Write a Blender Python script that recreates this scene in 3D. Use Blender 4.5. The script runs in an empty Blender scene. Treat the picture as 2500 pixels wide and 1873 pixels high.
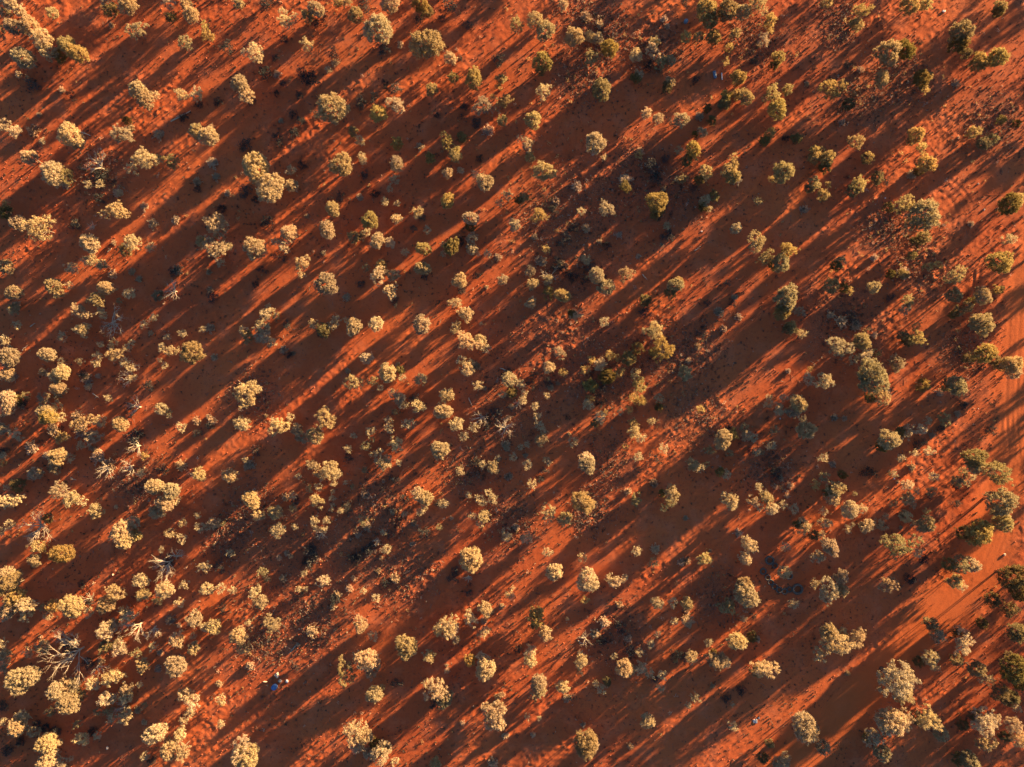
import bpy, math, random
import numpy as np
from mathutils import Vector, Matrix

# ------------------------------------------------------------------ camera, sky, sun, exposure
scene = bpy.context.scene
col = scene.collection
CAM_H = 100.0                 # drone height
M_PX = 0.056                  # metres on the ground for one pixel of the 2500 px wide photograph
CX, CY = 1250.0, 936.5
SUN_EL = math.radians(6.9)
SUN_IMG = math.radians(38.5)  # the sun stands up-right in the picture

cam_d = bpy.data.cameras.new('camera'); cam = bpy.data.objects.new('camera', cam_d); col.objects.link(cam)
cam.location = (0, 0, CAM_H); cam.rotation_euler = (0, 0, 0)
cam_d.sensor_width = 36.0; cam_d.lens = 36.0 * CAM_H / (2500 * M_PX)
cam_d.clip_start = 0.5; cam_d.clip_end = 8000
scene.camera = cam

world = bpy.data.worlds.new('World'); scene.world = world; world.use_nodes = True
wn = world.node_tree.nodes; wl = world.node_tree.links
sky = wn.new('ShaderNodeTexSky'); sky.sky_type = 'NISHITA'; sky.sun_disc = False
sky.sun_elevation = SUN_EL; sky.sun_rotation = math.pi / 2 - SUN_IMG
sky.altitude = 500; sky.dust_density = 0.8; sky.ozone_density = 3.0
bg = wn['Background']; bg.inputs['Strength'].default_value = 0.05
wl.new(sky.outputs['Color'], bg.inputs['Color'])

sun_d = bpy.data.lights.new('sun', 'SUN'); sun = bpy.data.objects.new('sun', sun_d); col.objects.link(sun)
sun_d.energy = 5.0; sun_d.angle = math.radians(0.85); sun_d.color = (1.0, 0.66, 0.30)
sdir = Vector((math.cos(SUN_IMG) * math.cos(SUN_EL), math.sin(SUN_IMG) * math.cos(SUN_EL), math.sin(SUN_EL)))
sun.rotation_euler = (-sdir).to_track_quat('-Z', 'Y').to_euler(); sun.location = sdir * 60

vs = scene.view_settings
vs.view_transform = 'Standard'; vs.look = 'None'; vs.gamma = 1.0; vs.use_curve_mapping = False
vs.exposure = 2.64

scene.cycles.max_bounces = 5; scene.cycles.diffuse_bounces = 3; scene.cycles.transmission_bounces = 4
rng = np.random.default_rng(7); random.seed(7)

# ------------------------------------------------------------------ helpers
def wx(px): return (px - CX) * M_PX
def wy(py): return (CY - py) * M_PX

TAB = np.random.default_rng(11).random((8, 256, 256)).astype(np.float32)
def vn(x, y, wl_, k=0):
    """value noise, 0..1, wavelength wl_"""
    t = TAB[k % 8]
    u = np.asarray(x, dtype=np.float64) / wl_ + 37.3 * k; v = np.asarray(y, dtype=np.float64) / wl_ + 91.7 * k
    i = np.floor(u).astype(np.int64); j = np.floor(v).astype(np.int64)
    f = u - i; g = v - j
    f = f * f * (3 - 2 * f); g = g * g * (3 - 2 * g)
    a = t[i & 255, j & 255]; b = t[(i + 1) & 255, j & 255]; c = t[i & 255, (j + 1) & 255]; d = t[(i + 1) & 255, (j + 1) & 255]
    return (a * (1 - f) + b * f) * (1 - g) + (c * (1 - f) + d * f) * g

def seg_dist(x, y, pts):
    d = np.full(np.shape(x), 1e9)
    for (x0, y0), (x1, y1) in zip(pts[:-1], pts[1:]):
        dx, dy = x1 - x0, y1 - y0
        t = np.clip(((x - x0) * dx + (y - y0) * dy) / (dx * dx + dy * dy), 0, 1)
        d = np.minimum(d, np.hypot(x - x0 - t * dx, y - y0 - t * dy))
    return d

def smooth_line(pts, n=6):
    P = [Vector((wx(a), wy(b))) for a, b in pts]
    if len(P) < 3: return [tuple(p) for p in P]
    out = []
    for i in range(len(P) - 1):
        p0 = P[max(i - 1, 0)]; p1 = P[i]; p2 = P[i + 1]; p3 = P[min(i + 2, len(P) - 1)]
        for k in range(n):
            t = k / n
            out.append(tuple(0.5 * ((2 * p1) + (p2 - p0) * t + (2 * p0 - 5 * p1 + 4 * p2 - p3) * t * t + (3 * p1 - p0 - 3 * p2 + p3) * t ** 3)))
    out.append(tuple(P[-1])); return out

def offset_line(pts, d):
    out = []
    for i, p in enumerate(pts):
        a = Vector(pts[max(i - 1, 0)]); b = Vector(pts[min(i + 1, len(pts) - 1)])
        t = (b - a).normalized(); out.append((p[0] - t.y * d, p[1] + t.x * d))
    return out

def mesh_from(name, verts, faces_flat, loop_totals, mat=None, smooth=False):
    me = bpy.data.meshes.new(name)
    verts = np.asarray(verts, dtype=np.float32); faces_flat = np.asarray(faces_flat, dtype=np.int32)
    lt = np.asarray(loop_totals, dtype=np.int32)
    me.vertices.add(len(verts)); me.vertices.foreach_set('co', verts.ravel())
    me.loops.add(len(faces_flat)); me.loops.foreach_set('vertex_index', faces_flat)
    me.polygons.add(len(lt)); ls = np.zeros(len(lt), dtype=np.int32); ls[1:] = np.cumsum(lt)[:-1]
    me.polygons.foreach_set('loop_start', ls); me.polygons.foreach_set('loop_total', lt)
    if smooth: me.polygons.foreach_set('use_smooth', np.ones(len(lt), dtype=bool))
    if mat: me.materials.append(mat)
    me.update(calc_edges=True); me.validate()
    return me

def link(name, me, parent=None):
    o = bpy.data.objects.new(name, me); col.objects.link(o)
    if parent is not None: o.parent = parent
    return o

def tag(o, label=None, cat=None, group=None, kind=None):
    if label: o['label'] = label
    if cat: o['category'] = cat
    if group: o['group'] = group
    if kind: o['kind'] = kind
    return o

class Tubes:
    """collects tapered tubes into one mesh"""
    def __init__(s, n=5): s.v = []; s.f = []; s.n = n
    def add(s, pts, rads):
        n = s.n; base = len(s.v); P = [Vector(p) for p in pts]
        for i, p in enumerate(P):
            t = (P[min(i + 1, len(P) - 1)] - P[max(i - 1, 0)]).normalized()
            a = t.orthogonal().normalized(); b = t.cross(a)
            for k in range(n):
                an = 2 * math.pi * k / n
                s.v.append(p + (a * math.cos(an) + b * math.sin(an)) * rads[i])
        for i in range(len(P) - 1):
            for k in range(n):
                s.f.append((base + i * n + k, base + i * n + (k + 1) % n, base + (i + 1) * n + (k + 1) % n, base + (i + 1) * n + k))
        s.f.append(tuple(base + k for k in reversed(range(n))))
        e = base + (len(P) - 1) * n; s.f.append(tuple(e + k for k in range(n)))
    def mesh(s, name, mat):
        me = bpy.data.meshes.new(name); me.from_pydata([tuple(v) for v in s.v], [], s.f); me.materials.append(mat)
        me.polygons.foreach_set('use_smooth', np.ones(len(s.f), dtype=bool)); me.update(); return me

# ------------------------------------------------------------------ materials
def new_mat(name):
    m = bpy.data.materials.new(name); m.use_nodes = True
    nt = m.node_tree; nt.nodes.clear(); out = nt.nodes.new('ShaderNodeOutputMaterial')
    return m, nt, out

def leaf_mat(name, c1, c2, trans=0.25, sat=0.25):
    m, nt, out = new_mat(name); N = nt.nodes; L = nt.links
    oi = N.new('ShaderNodeObjectInfo'); tc = N.new('ShaderNodeTexCoord')
    nz = N.new('ShaderNodeTexNoise'); nz.inputs['Scale'].default_value = 2.2; nz.inputs['Detail'].default_value = 3
    L.new(tc.outputs['Object'], nz.inputs['Vector'])
    ad = N.new('ShaderNodeMath'); ad.operation = 'ADD'
    m1 = N.new('ShaderNodeMath'); m1.operation = 'MULTIPLY_ADD'; m1.inputs[1].default_value = 1.6; m1.inputs[2].default_value = -0.55
    L.new(nz.outputs['Fac'], m1.inputs[0])
    m2 = N.new('ShaderNodeMath'); m2.operation = 'MULTIPLY_ADD'; m2.inputs[1].default_value = 0.8; m2.inputs[2].default_value = -0.15
    L.new(oi.outputs['Random'], m2.inputs[0]); L.new(m1.outputs[0], ad.inputs[0]); L.new(m2.outputs[0], ad.inputs[1]); ad.use_clamp = True
    mx = N.new('ShaderNodeMix'); mx.data_type = 'RGBA'
    L.new(ad.outputs[0], mx.inputs[0]); mx.inputs[6].default_value = (*c1, 1); mx.inputs[7].default_value = (*c2, 1)
    hv = N.new('ShaderNodeHueSaturation')
    def jit(mul, off, lo, hi):
        a_ = N.new('ShaderNodeMath'); a_.operation = 'MULTIPLY'; a_.inputs[1].default_value = mul; L.new(oi.outputs['Random'], a_.inputs[0])
        f_ = N.new('ShaderNodeMath'); f_.operation = 'FRACT'; L.new(a_.outputs[0], f_.inputs[0])
        r_ = N.new('ShaderNodeMapRange'); r_.inputs['To Min'].default_value = lo; r_.inputs['To Max'].default_value = hi; L.new(f_.outputs[0], r_.inputs['Value']); return r_.outputs['Result']
    L.new(jit(17.3, 0, .84, 1.22), hv.inputs['Value']); L.new(jit(41.7, 0, .484, .508), hv.inputs['Hue']); L.new(jit(7.9, 0, .82, 1.06), hv.inputs['Saturation'])
    L.new(mx.outputs[2], hv.inputs['Color'])
    df = N.new('ShaderNodeBsdfDiffuse'); tr = N.new('ShaderNodeBsdfTranslucent'); ms = N.new('ShaderNodeMixShader')
    ms.inputs[0].default_value = trans
    L.new(hv.outputs[0], df.inputs['Color']); L.new(hv.outputs[0], tr.inputs['Color'])
    L.new(df.outputs[0], ms.inputs[1]); L.new(tr.outputs[0], ms.inputs[2]); L.new(ms.outputs[0], out.inputs['Surface'])
    return m

def solid_mat(name, c1, c2, scale=6.0, rough=0.85, bump=0.3, metallic=0.0):
    m, nt, out = new_mat(name); N = nt.nodes; L = nt.links
    tc = N.new('ShaderNodeTexCoord'); nz = N.new('ShaderNodeTexNoise'); nz.inputs['Scale'].default_value = scale; nz.inputs['Detail'].default_value = 5
    L.new(tc.outputs['Object'], nz.inputs['Vector'])
    mx = N.new('ShaderNodeMix'); mx.data_type = 'RGBA'; L.new(nz.outputs['Fac'], mx.inputs[0])
    mx.inputs[6].default_value = (*c1, 1); mx.inputs[7].default_value = (*c2, 1)
    b = N.new('ShaderNodeBsdfPrincipled'); b.inputs['Roughness'].default_value = rough; b.inputs['Metallic'].default_value = metallic
    bp = N.new('ShaderNodeBump'); bp.inputs['Strength'].default_value = bump; bp.inputs['Distance'].default_value = 0.02
    L.new(nz.outputs['Fac'], bp.inputs['Height']); L.new(bp.outputs[0], b.inputs['Normal'])
    L.new(mx.outputs[2], b.inputs['Base Color']); L.new(b.outputs[0], out.inputs['Surface'])
    return m

LEAF = {
    'c': leaf_mat('leaf_silver', (0.375, 0.280, 0.155), (0.50, 0.380, 0.220), .40),
    'y': leaf_mat('leaf_olive', (0.32, 0.235, 0.085), (0.42, 0.310, 0.125), .48),
    'k': leaf_mat('leaf_sage', (0.30, 0.235, 0.115), (0.39, 0.305, 0.155), .48),
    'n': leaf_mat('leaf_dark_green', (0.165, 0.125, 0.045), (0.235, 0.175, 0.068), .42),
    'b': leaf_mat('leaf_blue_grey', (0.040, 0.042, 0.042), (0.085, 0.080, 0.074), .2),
    'g': leaf_mat('dry_straw', (0.38, 0.265, 0.165), (0.50, 0.360, 0.235), 0.25),
}
LEAF['o'] = LEAF['c']
M_STUB = leaf_mat('stubble', (0.045, 0.032, 0.024), (0.13, 0.080, 0.050), .15)
M_BARK = solid_mat('bark', (0.10, 0.075, 0.055), (0.19, 0.15, 0.12), 9)
M_DEAD = solid_mat('weathered_wood', (0.34, 0.265, 0.195), (0.50, 0.40, 0.295), 7)
M_CHAR = solid_mat('grey_twigs', (0.07, 0.065, 0.06), (0.20, 0.17, 0.145), 3)
M_CLOD = solid_mat('earth_clods', (0.22, 0.055, 0.030), (0.40, 0.115, 0.050), 1.5)
M_STONE = solid_mat('pale_stone', (0.40, 0.29, 0.22), (0.55, 0.43, 0.34), 8)
M_RUBBER = solid_mat('old_rubber', (0.050, 0.045, 0.040), (0.12, 0.095, 0.080), 9, 0.9)
M_BLUE = solid_mat('blue_plastic', (0.045, 0.115, 0.30), (0.075, 0.16, 0.36), 9, 0.45)
M_TEAL = solid_mat('faded_blue_paint', (0.06, 0.12, 0.20), (0.14, 0.20, 0.26), 9, 0.55)
M_WHITE = solid_mat('white_paint', (0.55, 0.52, 0.50), (0.72, 0.70, 0.68), 10, 0.6)
M_TIN = solid_mat('grey_tin', (0.30, 0.32, 0.36), (0.45, 0.46, 0.48), 8, 0.45, 0.2, 0.6)

def ground_mat():
    m, nt, out = new_mat('red_soil'); N = nt.nodes; L = nt.links
    tc = N.new('ShaderNodeTexCoord')
    def noise(scale, det=5, rough=0.6):
        n = N.new('ShaderNodeTexNoise'); n.inputs['Scale'].default_value = scale; n.inputs['Detail'].default_value = det
        n.inputs['Roughness'].default_value = rough; L.new(tc.outputs['Object'], n.inputs['Vector']); return n
    def ramp(src, a, b):
        r = N.new('ShaderNodeMapRange'); r.inputs['From Min'].default_value = a; r.inputs['From Max'].default_value = b; r.clamp = True
        L.new(src, r.inputs['Value']); return r.outputs['Result']
    def mix(f, a, b):
        x = N.new('ShaderNodeMix'); x.data_type = 'RGBA'; L.new(f, x.inputs[0])
        for s, v in ((6, a), (7, b)):
            if isinstance(v, tuple): x.inputs[s].default_value = (*v, 1)
            else: L.new(v, x.inputs[s])
        return x.outputs[2]
    n1 = noise(0.06, 4); n2 = noise(0.35, 6); n3 = noise(2.6, 6, 0.7); n4 = noise(9.0, 4, 0.7)
    c = mix(ramp(n1.outputs['Fac'], 0.36, 0.66), (0.395, 0.080, 0.028), (0.485, 0.117, 0.038))
    c = mix(ramp(n2.outputs['Fac'], 0.48, 0.76), c, (0.46, 0.132, 0.060))
    c = mix(ramp(n3.outputs['Fac'], 0.52, 0.80), c, (0.245, 0.050, 0.024))
    at = N.new('ShaderNodeAttribute'); at.attribute_name = 'track'
    c = mix(at.outputs['Fac'], c, (0.50, 0.116, 0.032))
    at2 = N.new('ShaderNodeAttribute'); at2.attribute_name = 'litter'
    mu = N.new('ShaderNodeMath'); mu.operation = 'MULTIPLY'; L.new(at2.outputs['Fac'], mu.inputs[0]); L.new(ramp(n4.outputs['Fac'], 0.42, 0.62), mu.inputs[1])
    c = mix(mu.outputs[0], c, (0.13, 0.060, 0.036))
    b = N.new('ShaderNodeBsdfPrincipled'); b.inputs['Roughness'].default_value = 0.95; b.inputs['Specular IOR Level'].default_value = 0.15
    bp = N.new('ShaderNodeBump'); bp.inputs['Strength'].default_value = 0.55; bp.inputs['Distance'].default_value = 0.05
    nb = noise(7.0, 5, 0.75)
    L.new(nb.outputs['Fac'], bp.inputs['Height']); L.new(bp.outputs[0], b.inputs['Normal'])
    L.new(c, b.inputs['Base Color']); L.new(b.outputs[0], out.inputs['Surface'])
    return m

# ------------------------------------------------------------------ ground
ROAD = smooth_line([(2560, 520), (2505, 740), (2492, 940), (2458, 1170), (2400, 1360), (2300, 1480), (2185, 1610), (2060, 1735), (1950, 1850), (1880, 1940)])
RUTS = [  # (polyline in photograph pixels on the ground, half gauge, depth)
    ([(940, 1858), (1100, 1838), (1300, 1831), (1500, 1835), (1650, 1826), (1780, 1795), (1900, 1700)], 0.8, 0.028),
    ([(1000, 1872), (1150, 1852), (1320, 1846), (1520, 1850), (1640, 1850)], 0.8, 0.022),
    ([(1190, 1662), (1290, 1705), (1400, 1745), (1480, 1778)], 0.0, 0.06),
    ([(1960, 90), (1985, 68), (2012, 72), (2030, 92)], 0.35, 0.050),
    ([(1965, 112), (1995, 92), (2022, 104)], 0.35, 0.050),
    ([(1935, 60), (1975, 85), (2005, 110)], 0.35, 0.044),
    ([(2125, 25), (2140, 45), (2160, 68)], 0.4, 0.07),
    ([(2290, 455), (2325, 480), (2345, 520), (2340, 570), (2322, 610)], 0.45, 0.050),
    ([(2310, 440), (2350, 475), (2372, 525), (2365, 575)], 0.45, 0.044),
    ([(2130, 515), (2148, 575), (2168, 620)], 0.5, 0.055),
    ([(2160, 520), (2178, 570), (2192, 615)], 0.3, 0.050),
    ([(1825, 1725), (1910, 1655), (2000, 1585), (2080, 1530)], 0.8, 0.05),
    ([(2385, 660), (2380, 740)], 0.4, 0.06),
    ([(2475, 880), (2470, 1010), (2478, 1120)], 0.7, 0.03),
    ([(400, 480), (440, 512)], 0.35, 0.06),
    ([(2000, 560), (2060, 570), (2110, 590)], 0.4, 0.06),
    ([(2020, 690), (2150, 590), (2240, 540)], 0.7, 0.05),
    ([(1870, 1640), (1925, 1690)], 0.5, 0.05),
]
ROUGH = [(1450, 480, 90), (1560, 430, 90), (1430, 40, 80), (1480, 90, 60), (1400, 640, 110), (1380, 850, 130), (1250, 1000, 110),
         (1480, 930, 90), (730, 1400, 150), (850, 1330, 120), (980, 1410, 80), (1600, 115, 70), (1850, 100, 70), (2100, 240, 70),
         (2060, 790, 110), (1650, 480, 80), (1420, 190, 70), (640, 1560, 60), (1510, 1560, 80), (2250, 650, 70), (1620, 870, 80),
         (1700, 1010, 80), (1250, 1270, 70), (250, 430, 60), (1340, 530, 80), (620, 960, 60), (1150, 1150, 60), (930, 1250, 80),
         (2420, 300, 80), (2050, 60, 60), (2160, 560, 60), (1760, 1460, 70), (1480, 1130, 70), (1880, 1150, 60), (330, 1180, 60),
         (620, 1230, 60), (2350, 850, 60), (1440, 1250, 50), (560, 1310, 60), (2210, 200, 70), (760, 1530, 70), (1700, 850, 70)]

def height(x, y, lod=True):
    x = np.asarray(x, dtype=np.float64); y = np.asarray(y, dtype=np.float64)
    far = np.clip((np.hypot(x, y) - 120) / 300, 0, 1)
    h = (vn(x, y, 26, 0) - .5) * .26 + (vn(x, y, 9, 1) - .5) * .08 + (vn(x, y, 3.4, 2) - .5) * .03
    h = h + far * (vn(x, y, 160, 3) - .5) * 6
    d = seg_dist(x, y, ROAD)
    rd = np.clip(1 - (d - 1.5 - 1.2 * vn(x, y, 5.0, 6)) / 2.2, 0, 1)
    fine = (vn(x, y, 1.3, 4) - .5) * .014 + (vn(x, y, .62, 5) - .5) * .034 + (vn(x, y, .36, 6) - .5) * .052
    patch = np.clip(vn(x, y, 6.5, 7) * 2.2 - .55, 0.25, 1.25)
    rough = np.zeros_like(x)
    for (a, b, r) in ROUGH:
        q = np.hypot(x - wx(a), y - wy(b)) / (r * M_PX)
        rough = np.maximum(rough, np.clip(1.35 - q, 0, 1))
    cl = np.clip(vn(x, y, .45, 3) - .62, 0, 1) * (.12 + .20 * rough) * np.clip(patch, 0, 1)
    h = h + (fine * patch * (1 + .35 * rough) + cl) * (1 - .55 * rd) - rd * .10
    return h, rd, rough

RL = []
for pts, g, dep in RUTS:
    ln = smooth_line(pts)
    for s in ((-1, 1) if g > 0 else (0,)):
        RL.append((offset_line(ln, s * g) if g > 0 else ln, dep))
for k in (-1.9, -.55, .35, 1.6): RL.append((offset_line(ROAD, k), .016))

def rut_depth(x, y):
    """grooves with small berms; x, y flat arrays"""
    h = np.zeros_like(x)
    for ln, dep in RL:
        L_ = np.array(ln); m = (x > L_[:, 0].min() - .8) & (x < L_[:, 0].max() + .8) & (y > L_[:, 1].min() - .8) & (y < L_[:, 1].max() + .8)
        if not m.any(): continue
        d = seg_dist(x[m], y[m], ln)
        w = .12 + .75 * vn(x[m], y[m], 4.1, 2) ** 1.5
        h[m] += w * dep * (-np.exp(-(d / .16) ** 2) + .55 * np.exp(-((d - .36) / .16) ** 2))
    return h

def axis(lo, hi, step):
    a = np.arange(lo, hi + 1e-6, step); o = []; s = step; p = hi
    while p < 3000: s *= 1.22; p += s; o.append(p)
    o = np.array(o); return np.concatenate([-(o[::-1] - hi) + lo, a, o])
GX = axis(-75, 75, .16); GY = axis(-57, 57, .16)
XX, YY = np.meshgrid(GX, GY, indexing='ij')
xf, yf = XX.ravel(), YY.ravel()
ZZ, RDF, RGH = height(xf, yf); ZZ = ZZ + rut_depth(xf, yf)
nx, ny = len(GX), len(GY)
idx = np.arange(nx * ny).reshape(nx, ny)
quads = np.stack([idx[:-1, :-1], idx[1:, :-1], idx[1:, 1:], idx[:-1, 1:]], -1).reshape(-1, 4)
gm = mesh_from('ground', np.stack([xf, yf, ZZ], 1), quads.ravel(), np.full(len(quads), 4), ground_mat(), True)
at = gm.attributes.new('track', 'FLOAT', 'POINT'); at.data.foreach_set('value', (RDF * .6).astype(np.float32))
at = gm.attributes.new('litter', 'FLOAT', 'POINT'); at.data.foreach_set('value', np.clip(RGH * 1.2, 0, .9).astype(np.float32))
tag(link('ground', gm), 'red desert soil with ruts and clods', None, None, 'structure')

def gz(x, y):
    h, _, _ = height(np.array([x]), np.array([y])); return float(h[0] + rut_depth(np.array([float(x)]), np.array([float(y)]))[0])

# ------------------------------------------------------------------ foliage prototypes
def leaves(centres, radii, per, size, seed, jitter=.75, squash=.8):
    """triangular leaf sprays on the surface of every clump; returns verts (n*3,3)"""
    r = np.random.default_rng(seed); K = len(centres)
    d = r.normal(size=(K * per, 3)); d /= np.linalg.norm(d, axis=1)[:, None]
    c = np.repeat(np.asarray(centres), per, 0); R = np.repeat(np.asarray(radii), per)[:, None]
    q_ = r.random((K * per, 1)); rad = np.where(q_ < .72, .62 + .5 * q_, 1.0 + (q_ - .72) * 3.2) * R
    p = c + d * rad * np.array([1, 1, squash])
    nrm = d + jitter * r.normal(size=d.shape); nrm /= np.linalg.norm(nrm, axis=1)[:, None]
    a = np.cross(nrm, r.normal(size=d.shape)); a /= np.linalg.norm(a, axis=1)[:, None]
    b = np.cross(nrm, a); s = size * (.6 + .8 * r.random((K * per, 1)))
    V = np.stack([p - a * s * .36 - b * s * .45, p + a * s * .36 - b * s * .45, p + b * s * 1.05], 1)
    return V.reshape(-1, 3)

def tri_mesh(name, V, mat):
    return mesh_from(name, V, np.arange(len(V)), np.full(len(V) // 3, 3), mat)

def clumps(seed, n, ax, zc, rmin, rmax, rc, open_=False):
    """clump centres over an uneven ellipsoid"""
    r = np.random.default_rng(seed); out = []; rad = []
    ph = r.random(4) * 6.28; am = r.random(4) * (.15 if not open_ else .30)
    tries = 0
    while len(out) < n and tries < 12000:
        tries += 1
        d = r.normal(size=3); d /= np.linalg.norm(d)
        if d[2] < -.55: continue
        az = math.atan2(d[1], d[0])
        lob = 1 + am[0] * math.sin(2 * az + ph[0]) + am[1] * math.sin(3 * az + ph[1]) + am[2] * .7 * math.sin(5 * az + ph[2])
        q = rmin + (rmax - rmin) * r.random() ** .6
        p = d * np.array([ax[0], ax[1], ax[2]]) * q * lob
        p[2] += zc
        if out and (((np.array(out) - p) ** 2).sum(1) < (rc * (1.1 if open_ else .70)) ** 2).any(): continue
        out.append(p); rad.append(rc * (.75 + .5 * r.random()))
    return np.array(out), np.array(rad)

def stems(seed, base_n, targets, zfork, r0, spread=.12):
    r = random.Random(seed); tb = Tubes(5); T = [Vector(t) for t in targets]; r.shuffle(T)
    forks = []
    for k in range(base_n):
        an = 6.28 * k / base_n + r.random(); b = Vector((math.cos(an), math.sin(an), 0)) * spread * (0 if base_n == 1 else 1)
        f = Vector((b.x * 3 + r.uniform(-.1, .1), b.y * 3 + r.uniform(-.1, .1), zfork * r.uniform(.85, 1.15)))
        mid = (b + f) / 2 + Vector((r.uniform(-.06, .06), r.uniform(-.06, .06), 0))
        b.z = -.25
        tb.add([b, mid, f], [r0 * 1.15, r0 * .85, r0 * .7]); forks.append(f)
    for t in T:
        f = min(forks, key=lambda q: (q - t).length); m = f.lerp(t, .5) + Vector((r.uniform(-.1, .1), r.uniform(-.1, .1), -.05))
        tb.add([f, m, t], [r0 * .55, r0 * .35, r0 * .14])
    return tb

PROTO = {}
def make_tree(key, seed, open_, R=2.0):
    r = random.Random(seed); e = r.uniform(.93, 1.07)
    if open_: C, rad = clumps(seed, 115, (R * e, R / e, 1.6), 3.25, .38, 1.04, .21, True)
    else: C, rad = clumps(seed, 250, (R * e, R / e, 1.7), 3.15, .50, 1.04, .205)
    V = leaves(C, rad, 50 if not open_ else 50, .125, seed, 1.0)
    nb = 9 if not open_ else 14
    PROTO[key] = (tri_mesh('crown', V, LEAF['c']), stems(seed, r.choice([1, 2, 3]), C[:nb], 1.5, .085).mesh('trunk', M_BARK))
def make_shrub(key, seed, open_, R=.72):
    r = random.Random(seed); e = r.uniform(.92, 1.09)
    if open_: C, rad = clumps(seed, 38, (R * .97 * e, R * .97 / e, .85), 1.10, .30, 1.03, .130, True)
    else: C, rad = clumps(seed, 72, (R * .97 * e, R * .97 / e, .9), 1.08, .42, 1.04, .13)
    V = leaves(C, rad, 30, .095, seed, 1.0)
    PROTO[key] = (tri_mesh('foliage', V, LEAF['c']), stems(seed, r.choice([2, 3]), C[:6], .42, .032, .05).mesh('stem', M_BARK))
def make_bush(key, seed, R=.8):
    C, rad = clumps(seed, 20, (R * .85, R * .85, .42), .42, .35, 1.0, .22, seed % 2 == 0)
    V = leaves(C, rad, 34, .09, seed, 1.4)
    PROTO[key] = (tri_mesh('foliage', V, LEAF['b']), stems(seed, 3, C[:8], .12, .026, .05).mesh('stem', M_CHAR))
def make_tussock(key, seed, R=.6):
    r = np.random.default_rng(seed); n = 150
    az = r.random(n) * 6.283; el = np.arcsin(r.random(n) ** .7 * .97); ln = R * (.55 + .5 * r.random(n))
    d = np.stack([np.cos(az) * np.cos(el), np.sin(az) * np.cos(el), np.sin(el)], 1)
    b = np.stack([r.normal(size=n) * .07, r.normal(size=n) * .07, np.full(n, -.03)], 1); tip = b + d * ln[:, None] * np.array([1, 1, .95])
    s = np.cross(d, r.normal(size=(n, 3))); s /= np.linalg.norm(s, axis=1)[:, None]; mid = b + (tip - b) * .55 + s * .03
    w = .018
    V = np.stack([b - s * w, b + s * w, mid, mid - s * w * 2, mid + s * w * 2.4, tip], 1).reshape(-1, 3)
    C = tip[:70] * np.array([.92, .92, .9]); L2 = leaves(C, np.full(70, .07), 7, .075, seed, 1.2)
    PROTO[key] = (tri_mesh('twigs', np.concatenate([V, L2]), LEAF['g']), None)
for i in range(14): make_tree(('t', i), 100 + i, False)
for i in range(10): make_tree(('to', i), 200 + i, True)
for i in range(8): make_shrub(('s', i), 300 + i, False)
for i in range(6): make_shrub(('so', i), 400 + i, True)
def make_seedling(key, seed, R=.72):
    C, rad = clumps(seed, 26, (R * .9, R * .9, .8), 1.05, .3, 1.0, .17)
    PROTO[key] = (tri_mesh('seedling', leaves(C, rad, 12, .13, seed, 1.0), LEAF['c']), None)
for i in range(5): make_seedling(('sd', i), 700 + i)
for i in range(6): make_bush(('b', i), 500 + i)
for i in range(5): make_tussock(('g', i), 600 + i)

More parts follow.
